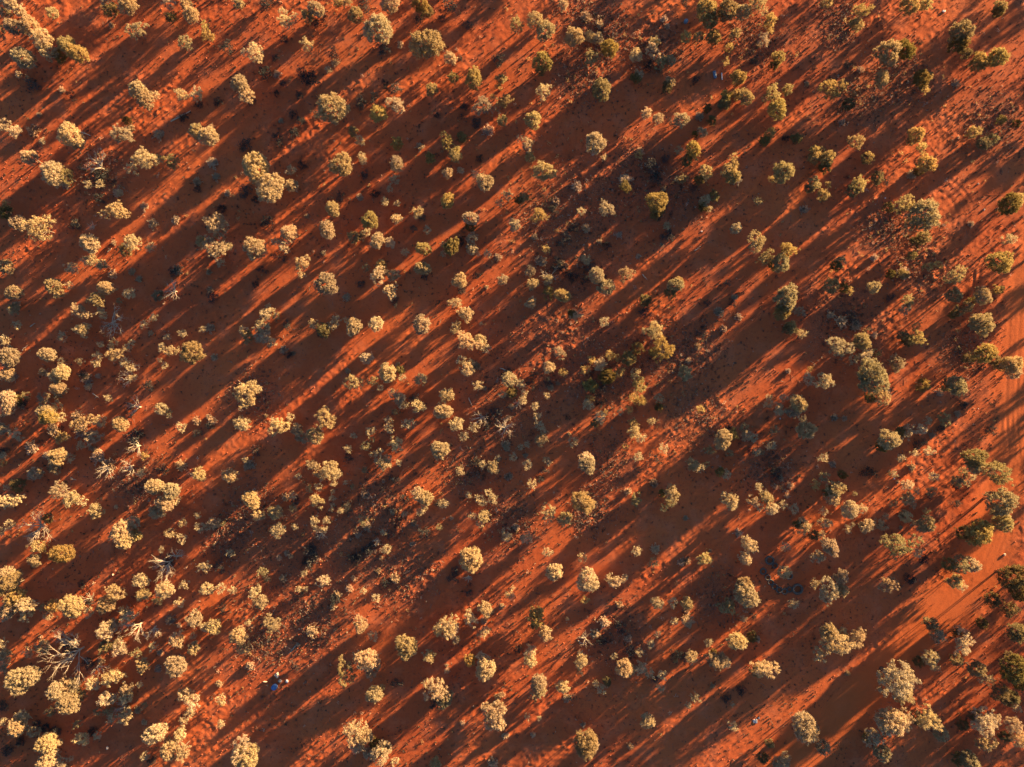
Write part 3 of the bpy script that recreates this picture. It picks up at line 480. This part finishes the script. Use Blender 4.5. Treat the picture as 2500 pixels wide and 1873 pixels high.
trees = [p for p in PLANTS if p[0] in 'coyk' and p[3] >= 8] + [p for p in PLANTS if p[0] == 'n' and p[3] >= 9]
shrubs = sorted([p for p in PLANTS if p[0] in 'coyk' and p[3] < 8], key=lambda p: -p[3])
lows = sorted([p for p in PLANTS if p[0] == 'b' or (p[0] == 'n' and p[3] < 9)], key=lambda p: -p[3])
tuss = sorted([p for p in PLANTS if p[0] == 'g'], key=lambda p: -p[3])
trees.sort(key=lambda p: -p[3])
shrubs = trees[300:] + shrubs; trees = trees[:300]
inside = lambda p: -15 < p[1] < 2515 and -15 < p[2] < 1890
for (kd, px, py, ru) in trees:
    op = kd == 'o' or random.random() < .28
    key = ('to', random.randrange(10)) if op else ('t', random.randrange(14))
    place(key, 'desert_tree', kd, LEAF[kd], px, py, ru, 2.0, 3.2, .70,
          label_for(kd, 'open-crowned tree' if op else 'round-crowned tree', px, py, ru), 'tree', 'leafy trees scattered over the red plain', 'crown', 'trunk')
rest = []
for n, (kd, px, py, ru) in enumerate(shrubs):
    if n >= 300: rest.append((kd, px, py, ru)); continue
    op = kd == 'o' or random.random() < .25
    key = ('so', random.randrange(6)) if op else ('s', random.randrange(8))
    place(key, 'shrub', kd, LEAF[kd], px, py, ru, .72, 1.1, .8, label_for(kd, 'leafy shrub', px, py, ru), 'shrub', 'leafy shrubs between the trees', 'foliage', 'stem')
for (kd, px, py, ru) in lows[:300]:
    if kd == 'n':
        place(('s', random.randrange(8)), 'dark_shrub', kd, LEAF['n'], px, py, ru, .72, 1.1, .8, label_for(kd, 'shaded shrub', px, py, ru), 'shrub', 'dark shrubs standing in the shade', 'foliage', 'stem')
    else:
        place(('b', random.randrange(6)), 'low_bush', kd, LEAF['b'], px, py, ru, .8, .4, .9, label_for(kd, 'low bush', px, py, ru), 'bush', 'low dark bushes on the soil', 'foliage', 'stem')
for (kd, px, py, ru) in tuss[:300]:
    place(('g', random.randrange(5)), 'dry_shrub', kd, LEAF['g'], px, py, ru, .62, .3, .85, label_for(kd, 'twiggy dry shrub', px, py, ru), 'dry shrub', 'dry twiggy shrubs on the soil', 'twigs', None)

def merge_protos(items):
    """items: (mesh, matrix) -> one triangle soup"""
    out = []; cache = {}
    for me, M in items:
        if me.name not in cache:
            v = np.empty(len(me.vertices) * 3, dtype=np.float32); me.vertices.foreach_get('co', v); cache[me.name] = v.reshape(-1, 3)
        A = np.array(M); out.append(cache[me.name] @ A[:3, :3].T.astype(np.float32) + A[:3, 3].astype(np.float32))
    return np.concatenate(out)

for kd in 'coyk':
    it = []
    for (k_, px, py, ru) in rest:
        if k_ != kd: continue
        s = ru * U * M_PX / .72; x, y = wx(px) * .99, wy(py) * .99
        it.append((PROTO[('sd', random.randrange(5))][0], Matrix.Translation((x, y, gz(x, y))) @ Matrix.Rotation(random.uniform(0, 6.28), 4, 'Z') @ Matrix.Diagonal((s, s, s ** .8 * LOW, 1))))
    if it:
        tag(link('seedling_shrubs', tri_mesh('seedling_shrubs', merge_protos(it), LEAF[kd])),
            f'smallest {TONE[kd]} shrub seedlings scattered among the bigger shrubs' + (' in open tufts' if kd == 'o' else ''), 'seedlings', None, 'stuff')

# trees standing beyond the frame: their shadows reach into the picture, and the plain goes on
r2 = random.Random(5); far = {'c': [], 'y': [], 'k': []}; spots = []
def try_spot(x, y, gap):
    if all((x - a) ** 2 + (y - b) ** 2 > gap * gap for a, b in spots): spots.append((x, y)); return True
    return False
ZONES = [(-78, 108, 54, 88, 105), (71.5, 106, -4, 54, 34), (71.5, 104, -60, -4, 52), (-84, -71.5, -56, 54, 18), (-78, 72, -66, -54, 18)]   # x0, x1, y0, y1, how many
for x0, x1, y0, y1, want, in ZONES:
  got = 0
  for n in range(want * 25):
    if got >= want: break
    x = r2.uniform(x0, x1); y = r2.uniform(y0, y1)
    if seg_dist(np.array([x]), np.array([y]), ROAD)[0] < 3.5: continue
    tt = np.arange(2, 32, 1.0)      # the photograph shows the track's lower half in full sun: nothing tall stands up-sun of it
    if x > 60 and (seg_dist(x - tt * math.cos(SUN_IMG), y - tt * math.sin(SUN_IMG), ROAD[24:46]) < 2.6).any(): continue
    if not try_spot(x, y, 3.0): continue
    got += 1
    R = r2.choice([.8, .9, 1.0, 1.2, 1.4, 1.7]) * (1.15 if y < -4 else 1); s = R / .72
    kd = 'c' if x < -40 else r2.choice('yyk')
    far[kd].append((PROTO[('so', r2.randrange(6))][0], Matrix.Translation((x, y, gz(x, y))) @ Matrix.Rotation(r2.uniform(0, 6.28), 4, 'Z') @ Matrix.Diagonal((s, s, s ** .8, 1))))
for kd, it in far.items():
    tag(link('far_scrub', tri_mesh('far_scrub', merge_protos(it), LEAF[kd])), f'{TONE[kd]} scrub trees going on beyond the edges of the picture', 'scrub', None, 'stuff')

# ------------------------------------------------------------------ dead trees
DEAD = [(0,1,108,15,16,135,120), (0,1,187,148,12,180,220), (0,1,97,78,5,0,360), (0,2,120,15,17,-35,180), (0,2,141,64,8,0,120), (0,2,138,78,11,160,200),
        (0,2,148,108,11,150,200), (0,2,148,150,12,190,190), (0,3,115,8,12,230,200), (0,3,140,6,11,215,160), (0,3,208,13,7,300,180), (0,3,43,70,17,0,360),
        (0,3,183,109,19,225,130), (0,3,188,104,11,60,130), (0,3,95,150,7,120,200), (0,4,86,39,29,205,130), (0,4,79,33,20,100,120), (0,4,150,12,16,235,110),
        (0,4,165,16,11,285,120), (0,4,133,102,11,200,150), (0,4,103,58,12,290,120), (2,1,152,132,11,270,250), (2,2,78,118,11,240,220), (2,2,103,130,11,0,360),
        (2,2,7,110,6,0,360), (2,2,117,104,6,0,360), (1,3,125,80,7,0,360), (1,3,185,88,5,0,360), (2,3,63,126,6,270,160), (2,4,190,28,8,200,220)]
def grow(tb, rnd, p, d, ln, rad, depth):
    n = 4; pts = [p.copy()]; rr = [rad]; cur = p.copy(); dd = d.copy()
    for i in range(n):
        dd = (dd + Vector((rnd.uniform(-.22, .22), rnd.uniform(-.22, .22), rnd.uniform(-.16, .16)))).normalized()
        cur = cur + dd * ln / n
        pts.append(cur.copy()); rr.append(rad * (1 - .62 * (i + 1) / n))
    tb.add(pts, rr)
    if depth > 0:
        for i in range(1, n + 1):
            for s in range(1 if i < n else 2):
                sd = (dd + Vector((rnd.uniform(-1, 1), rnd.uniform(-1, 1), rnd.uniform(-.35, .55))) * .75).normalized()
                grow(tb, rnd, pts[i], sd, ln * rnd.uniform(.38, .6), rr[i] * .82, depth - 1)
for n, (cx_, ry_, a, b, ru, ang, sp) in enumerate(DEAD):
    rnd = random.Random(900 + n); px = cx_ * 500 + a * U; py = ROWY[ry_] + b * U; R = ru * U * M_PX
    x, y = wx(px) * .99, wy(py) * .99
    root = bpy.data.objects.new('dead_tree', None); col.objects.link(root); root.location = (x, y, gz(x, y))
    big = R > 1.7
    size = 'huge' if R > 3.5 else 'large' if R > 1.9 else 'middling' if R > 1.2 else 'small'
    tag(root, None, 'dead tree', 'bare dead trees among the scrub'); PENDING.append((root, size + ' bleached leafless dead tree', px, py))
    hb = .35 + .18 * R; r0 = min(.026 + .034 * R, .105)
    tb = Tubes(6); tb.add([Vector((0, 0, -.2)), Vector((0, 0, hb * .5)), Vector((.02, .03, hb))], [r0 * 1.5, r0 * 1.25, r0 * 1.1]); link('trunk', tb.mesh('trunk', M_DEAD), root)
    nl = 5 if sp < 140 else 7 if sp < 260 else 10
    for k in range(nl):
        an = math.radians(ang + (k / (nl - 1) - .5) * sp + rnd.uniform(-8, 8)) if sp < 360 else 6.283 * k / nl + rnd.uniform(-.2, .2)
        el = rnd.uniform(.15, .75); d = Vector((math.cos(an) * math.cos(el), math.sin(an) * math.cos(el), math.sin(el)))
        tb = Tubes(4); grow(tb, rnd, Vector((0, 0, hb * rnd.uniform(.75, 1))), d, R * rnd.uniform(.6, .85), r0 * rnd.uniform(.6, .9), 3 if big else 2)
        link('branch', tb.mesh('branch', M_DEAD), root)

# ------------------------------------------------------------------ tyres, drums, litter, logs
def tyre_mesh(R=.5, w=.24, rim=.29):
    prof = [(rim, -w * .32), (rim + .03, -w * .45), (R - .08, -w * .5), (R - .02, -w * .40), (R, -w * .2), (R, w * .2), (R - .02, w * .40), (R - .08, w * .5), (rim + .03, w * .45), (rim, w * .32), (rim + .06, w * .25), (rim + .06, -w * .25)]
    n = 32; v = []; f = []; m = len(prof)
    for i in range(n):
        a = 6.28318 * i / n
        for j, (r, z) in enumerate(prof):
            if 4 <= j <= 5 and i % 2: r -= .018
            v.append((r * math.cos(a), r * math.sin(a), z + w / 2))
    for i in range(n):
        for j in range(m):
            f.append((i * m + j, ((i + 1) % n) * m + j, ((i + 1) % n) * m + (j + 1) % m, i * m + (j + 1) % m))
    me = bpy.data.meshes.new('tyre'); me.from_pydata(v, [], f); me.materials.append(M_RUBBER); me.update(); return me
TY = tyre_mesh()
TYRES = [(167, 107, 5.2, 'upper lone tyre of the tyre arc, lying beside a small shrub'), (160, 119, 3.8, 'first tyre at the upper left end of the arc'),
         (165, 125.5, 3.4, 'second tyre down the left side of the arc'), (168.3, 130.8, 3.4, 'third tyre down the left side of the arc'),
         (172.3, 135.4, 3.5, 'fourth tyre along the arc, at its lower left bend'), (177.3, 139, 3.6, 'fifth tyre along the arc, near its bottom'),
         (183, 140.4, 3.6, 'sixth tyre, lowest in the arc'), (188.6, 138.6, 3.4, 'seventh tyre at the right end of the arc'),
         (197, 138, 6.2, 'largest tyre, lying at the lower right of the arc'), (188, 124, 4.3, 'tyre half under the straw shrub inside the arc'),
         (173, 113, 3.2, 'small tyre left of the straw shrub inside the arc')]
for a, b, r, lb in TYRES:
    px = 1500 + a * U; py = 1125 + b * U; o = link('tyre', TY); s = r * U * M_PX / .5
    x, y = wx(px), wy(py); o.location = (x, y, gz(x, y) - .03); o.scale = (s, s, min(s, 1.3) * 1.1); o.rotation_euler = (random.uniform(-.09, .09), random.uniform(-.09, .09), random.uniform(0, 6))
    tag(o, 'worn grey ' + lb, 'tyre', 'old tyres laid in an arc')

def lathe(name, prof, mat, n=20):
    v = []; f = []; m = len(prof)
    for i in range(n):
        a = 6.28318 * i / n
        for r, z in prof: v.append((r * math.cos(a), r * math.sin(a), z))
    for i in range(n):
        for j in range(m - 1):
            f.append((i * m + j, ((i + 1) % n) * m + j, ((i + 1) % n) * m + j + 1, i * m + j + 1))
    f.append(tuple(i * m for i in reversed(range(n)))); f.append(tuple(i * m + m - 1 for i in range(n)))
    me = bpy.data.meshes.new(name); me.from_pydata(v, [], f); me.materials.append(mat); me.update(); return me
def drum(px, py, R, H, mat, label, rot=(0, 0, 0), lift=0):
    x, y = wx(px), wy(py); root = bpy.data.objects.new('drum', None); col.objects.link(root)
    root.location = (x, y, gz(x, y) + lift); root.rotation_euler = rot
    prof = [(R * .92, 0), (R, .02), (R, H * .30), (R * 1.04, H * .325), (R, H * .35), (R, H * .64), (R * 1.04, H * .665), (R, H * .69), (R, H * .97), (R * 1.03, H * .985), (R * .99, H), (R * .95, H - .02)]
    link('body', lathe('body', prof, mat), root)
    lid = link('lid', lathe('lid', [(R * .9, H - .03), (R * .93, H - .012), (R * .5, H - .008), (.02, H - .006)], mat), root)
    link('bung', lathe('bung', [(.05, H - .01), (.05, H + .012), (.03, H + .016)], M_TIN, 10), lid)
    tag(root, label, 'drum', 'discarded drums')
drum(672, 1675, .36, .62, M_BLUE, 'bright blue drum standing in the sunlit clearing at lower left')
drum(1674, 54, .27, .5, M_TEAL, 'small dull blue drum standing in shade near the top edge')
az = math.radians(80)
drum(1746, 192, .21, .95, M_TEAL, 'faded blue barrel lying on its side beside the white post', (0, math.radians(90), -az + math.pi), .20)

def rock(px, py, R, label, mat, seed, name='rock', cat='rock', group=None, flat=.7):
    r = np.random.default_rng(seed); import bmesh
    bm = bmesh.new(); bmesh.ops.create_icosphere(bm, subdivisions=2, radius=1)
    ax = 1 + .25 * r.normal(size=3)
    for v in bm.verts:
        n = v.co.copy(); q = 1 + .16 * math.sin(5 * n.x + seed) + .13 * math.sin(7 * n.y + 2 * seed) + .1 * math.sin(9 * n.z + n.x * 4)
        v.co = Vector((n.x * ax[0], n.y * ax[1], n.z * flat)) * q * R
    me = bpy.data.meshes.new(name); bm.to_mesh(me); bm.free(); me.materials.append(mat)
    o = link(name, me); x, y = wx(px), wy(py); o.location = (x, y, gz(x, y) + R * flat * .45); tag(o, label, cat, group); return o
rock(677, 1648, .3, 'pale rock just above the blue drum', M_STONE, 1, group='pale rocks by the blue drum')
rock(684, 1662, .26, 'pale rock touching the upper right of the blue drum', M_STONE, 2, group='pale rocks by the blue drum')
rock(647, 1664, .2, 'pale rock left of the blue drum', M_STONE, 3, group='pale rocks by the blue drum')
rock(701, 1663, .22, 'white lump of rubbish right of the blue drum', M_WHITE, 4, 'rubbish', 'rubbish', 'scraps of rubbish', .5)
rock(2304, 28, .26, 'crumpled white bag on the sunlit soil near the top right corner', M_WHITE, 5, 'plastic_bag', 'bag', 'scraps of rubbish', .4)
rock(1844, 1760, .24, 'crumpled grey tin sheet in shade near the bottom edge', M_TIN, 6, 'tin_sheet', 'scrap', 'scraps of rubbish', .25)
rock(1852, 1752, .16, 'smaller piece of grey tin beside the tin sheet near the bottom', M_TIN, 9, 'tin_sheet', 'scrap', 'scraps of rubbish', .2)
for k, (a, b, t) in enumerate([(1905, 1022, 'above the dark ground right of centre'), (2047, 779, 'in the dry grass right of centre'), (2388, 998, 'beside the track on the right'), (2183, 1169, 'beside a small shrub at right'), (1713, 565, 'on the sunlit strip above right of centre'), (2161, 484, 'left of the big twin-crowned tree')]):
    rock(a, b, .085, 'tiny white scrap ' + t, M_WHITE, 20 + k, 'rubbish', 'rubbish', 'scraps of rubbish', .5)
for k, (a, b, R, t) in enumerate([(278, 1402, .2, 'in the sunlit strip at the left'), (262, 1826, .22, 'on sunlit soil near the bottom left corner'), (960, 1170, .13, 'left of centre in shade'), (2452, 1354, .15, 'on the sunlit track edge at right'),
                                  (1392, 1700, .15, 'below the tree near the bottom middle'), (2388, 449, .14, 'in the sunlit ground at right'), (2402, 512, .13, 'beside the dark green tree at right')]):
    rock(a, b, R, 'small pale stone ' + t, M_STONE, 40 + k, 'rock', 'rock', 'single pale stones')

def post(p0, p1, w, label):
    a = Vector((wx(p0[0]), wy(p0[1]), 0)); b = Vector((wx(p1[0]), wy(p1[1]), 0)); c = (a + b) / 2; L_ = (b - a).length; h = w * .8
    v = []; bv = .012
    for sx in (-1, 1):
        for (yy, zz) in ((-w/2+bv, 0), (w/2-bv, 0), (w/2, bv), (w/2, h-bv), (w/2-bv, h), (-w/2+bv, h), (-w/2, h-bv), (-w/2, bv)): v.append((sx * L_ / 2, yy, zz))
    f = [(i, (i + 1) % 8, 8 + (i + 1) % 8, 8 + i) for i in range(8)] + [tuple(reversed(range(8))), tuple(range(8, 16))]
    me = bpy.data.meshes.new('post'); me.from_pydata(v, [], f); me.materials.append(M_WHITE); me.update()
    o = link('post', me); o.location = (c.x, c.y, gz(c.x, c.y) + .01); o.rotation_euler = (0, 0, math.atan2(b.y - a.y, b.x - a.x)); tag(o, label, 'post')
post((1762, 178), (1763, 195), .13, 'white post lying on the soil right of the blue barrel')

LOGS = [(0,0,184,131,206,120), (0,1,116,107,121,102), (0,0,86,142,98,147), (0,2,33,21,38,17), (0,2,24,47,30,41), (2,2,98,66,106,69), (2,2,64,98,67,106), (3,1,30,130,36,137),
        (0,3,76,18,83,21), (2,4,184,45,189,42), (2,4,181,29,187,33), (0,2,100,93,108,99), (1,4,100,33,90,43), (2,3,97,160,102,155), (3,1,86,105,93,100), (1,2,40,82,36,79)]
for n, (cx_, ry_, a, b, c, d) in enumerate(LOGS):
    rnd = random.Random(70 + n); x0, y0 = wx(cx_ * 500 + a * U), wy(ROWY[ry_] + b * U); x1, y1 = wx(cx_ * 500 + c * U), wy(ROWY[ry_] + d * U)
    L_ = math.hypot(x1 - x0, y1 - y0); r0 = .055 + .015 * L_
    tb = Tubes(7); P = [];
    for k in range(6):
        t = k / 5; x = x0 + (x1 - x0) * t + rnd.uniform(-.06, .06); y = y0 + (y1 - y0) * t + rnd.uniform(-.06, .06); P.append(Vector((x - x0, y - y0, gz(x, y) + r0 * .8)))
    z0 = P[0].z; P = [Vector((p.x, p.y, p.z - z0)) for p in P]
    tb.add(P, [r0 * (1 - .5 * k / 5) for k in range(6)])
    o = link('fallen_log', tb.mesh('fallen_log', M_DEAD)); o.location = (x0, y0, z0)
    tb2 = Tubes(4); grow(tb2, rnd, P[3], Vector((rnd.uniform(-1, 1), rnd.uniform(-1, 1), .25)).normalized(), L_ * .4, r0 * .45, 0); link('branch_stub', tb2.mesh('branch_stub', M_DEAD), o)
    px = cx_ * 500 + (a + c) / 2 * U; py = ROWY[ry_] + (b + d) / 2 * U
    tag(o, None, 'log', 'fallen logs on the soil'); PENDING.append((o, 'weathered fallen log', px, py))

# ------------------------------------------------------------------ ground litter (uncountable)
def scatter(n, seed, rough_share, patch_wl=7.0):
    r = np.random.default_rng(seed); xs, ys = [], []
    m = int(n * rough_share); z = r.integers(0, len(ROUGH), m); A = np.array(ROUGH)[z]
    xs.append((A[:, 0] + r.normal(size=m) * A[:, 2] * .62 - CX) * M_PX); ys.append((CY - A[:, 1] - r.normal(size=m) * A[:, 2] * .62) * M_PX)
    k = n - m; x = r.uniform(-73, 73, k * 3); y = r.uniform(-55, 55, k * 3)
    keep = vn(x, y, patch_wl, seed) ** 2 * 1.6 > r.random(k * 3)
    x, y = x[keep][:k], y[keep][:k]
    xs.append(x); ys.append(y); x = np.concatenate(xs); y = np.concatenate(ys)
    ok = seg_dist(x, y, ROAD) > 2.4; x, y = x[ok], y[ok]
    h, _, _ = height(x, y); return r, x, y, h
OCT = np.array([(1, 0, 0), (-1, 0, 0), (0, 1, 0), (0, -1, 0), (0, 0, 1), (0, 0, -.6)], dtype=np.float64)
OCF = np.array([(0, 2, 4), (2, 1, 4), (1, 3, 4), (3, 0, 4), (2, 0, 5), (1, 2, 5), (3, 1, 5), (0, 3, 5)])
r, x, y, h = scatter(42000, 21, .34)
n = len(x); s = .025 + .085 * r.random(n) ** 3
V = OCT[None] * (s[:, None, None] * (.6 + .8 * r.random((n, 6, 1))))
an = r.random(n) * 6.28; ca, sa = np.cos(an), np.sin(an)
V = np.stack([V[..., 0] * ca[:, None] - V[..., 1] * sa[:, None], V[..., 0] * sa[:, None] + V[..., 1] * ca[:, None], V[..., 2]], -1)
V += np.stack([x, y, h + s * .25], 1)[:, None, :]
F = (OCF[None] + 6 * np.arange(n)[:, None, None]).reshape(-1)
tag(link('soil_clods', mesh_from('soil_clods', V.reshape(-1, 3), F, np.full(n * 8, 3), M_CLOD)), 'red clods and small stones strewn over the soil', 'clods', None, 'stuff')

r, x, y, h = scatter(17000, 22, .40)
n = len(x); B = 7
az = r.random((n, B)) * 6.28; ln = (.07 + .20 * r.random((n, 1)) ** 2) * (.6 + .7 * r.random((n, B)))
p = np.stack([x, y, h - .01], 1)[:, None, :] + np.concatenate([r.normal(size=(n, B, 2)) * .03, np.zeros((n, B, 1))], 2)
tip = p + np.stack([np.cos(az) * ln * .7, np.sin(az) * ln * .7, ln * .85], -1); sd = np.stack([-np.sin(az), np.cos(az), 0 * az], -1) * (.014 + .10 * ln[..., None])
V = np.stack([p - sd, p + sd, tip], 2).reshape(-1, 3)
half = (len(V) // 12) * 3
tag(link('dry_grass', tri_mesh('dry_grass', V[:half], LEAF['g'])), 'sparse dry tan grass tufts on the soil', 'grass', None, 'stuff')
tag(link('ground_herbs', tri_mesh('ground_herbs', V[half:], LEAF['b'])), 'sparse dark herbs and burnt stubble on the soil', 'herbs', None, 'stuff')

r, x, y, h = scatter(17000, 25, .30, 9.0)
n = len(x); B = 11
hh = .05 + .24 * r.random((n, 1)) ** 2.4
az = r.random((n, B)) * 6.28; ln = hh * (.55 + .6 * r.random((n, B)))
p = np.stack([x, y, h - .02], 1)[:, None, :] + np.concatenate([r.normal(size=(n, B, 2)) * .05, np.zeros((n, B, 1))], 2)
tip = p + np.stack([np.cos(az) * ln * .55, np.sin(az) * ln * .55, ln * .9], -1); sd = np.stack([-np.sin(az), np.cos(az), 0 * az], -1) * (.022 + .11 * ln[..., None])
V = np.stack([p - sd, p + sd, tip], 2).reshape(-1, 3)
tag(link('low_stubble', tri_mesh('low_stubble', V, M_STUB)), 'low dark brown stubble and seedlings all over the soil', 'stubble', None, 'stuff')

def low_scrub(name, n0, seed, share, rmin, rmax, mat, label):
    r, x, y, h = scatter(n0, seed, share, 14.0); n = len(x); B = 34
    R = rmin + (rmax - rmin) * r.random((n, 1, 1)) ** 2.5
    d = r.normal(size=(n, B, 3)); d[..., 2] = np.abs(d[..., 2]) * .8; d /= np.linalg.norm(d, axis=2)[..., None]
    st = 1 + .45 * np.sin(np.arctan2(d[..., 1], d[..., 0]) * 2 + r.random((n, 1)) * 6)[..., None]
    p = d * R * st * (.35 + .65 * r.random((n, B, 1))) + np.stack([x, y, h + .01], 1)[:, None, :]
    u = r.normal(size=(n, B, 3)); u /= np.linalg.norm(u, axis=2)[..., None]; v = np.cross(u, d + .6 * r.normal(size=(n, B, 3))); v /= np.linalg.norm(v, axis=2)[..., None]
    q = R * .22 + .02
    tag(link(name, tri_mesh(name, np.stack([p - u * q * .5, p + u * q * .5, p + v * q * 1.3], 2).reshape(-1, 3), mat)), label, 'scrub', None, 'stuff')
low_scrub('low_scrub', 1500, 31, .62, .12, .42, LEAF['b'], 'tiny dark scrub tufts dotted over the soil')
low_scrub('low_scrub', 900, 32, .45, .12, .40, LEAF['k'], 'tiny sage green scrub tufts dotted over the soil')
low_scrub('low_scrub', 700, 33, .50, .10, .36, LEAF['g'], 'tiny dry tan scrub tufts dotted over the soil')

r, x, y, h = scatter(9000, 23, .70)
n = len(x); az = r.random(n) * 6.28; ln = .18 + .55 * r.random(n) ** 2; w = .012 + .022 * r.random(n)
d = np.stack([np.cos(az), np.sin(az), r.normal(size=n) * .12], 1) * ln[:, None] * .5; sd = np.stack([-np.sin(az), np.cos(az), 0 * az], 1) * w[:, None]
c = np.stack([x, y, h + .03 + .05 * r.random(n)], 1); up = np.array([0, 0, 1.0]) * (w * 1.4)[:, None]
V = np.stack([c - d - sd, c - d + sd, c - d + up, c + d - sd * .5, c + d + sd * .5, c + d + up * .5], 1).reshape(-1, 3)
PF = np.array([0, 1, 4, 3, 1, 2, 5, 4, 2, 0, 3, 5]); F = (PF[None] + 6 * np.arange(n)[:, None]).reshape(-1)
tag(link('twig_litter', mesh_from('twig_litter', V, F, np.full(n * 3, 4), M_CHAR)), 'grey twigs and broken branches littering the rough ground', 'twigs', None, 'stuff')
write_labels()
print('plants', len(trees), len(shrubs), len(lows), len(tuss), 'rest', len(rest))
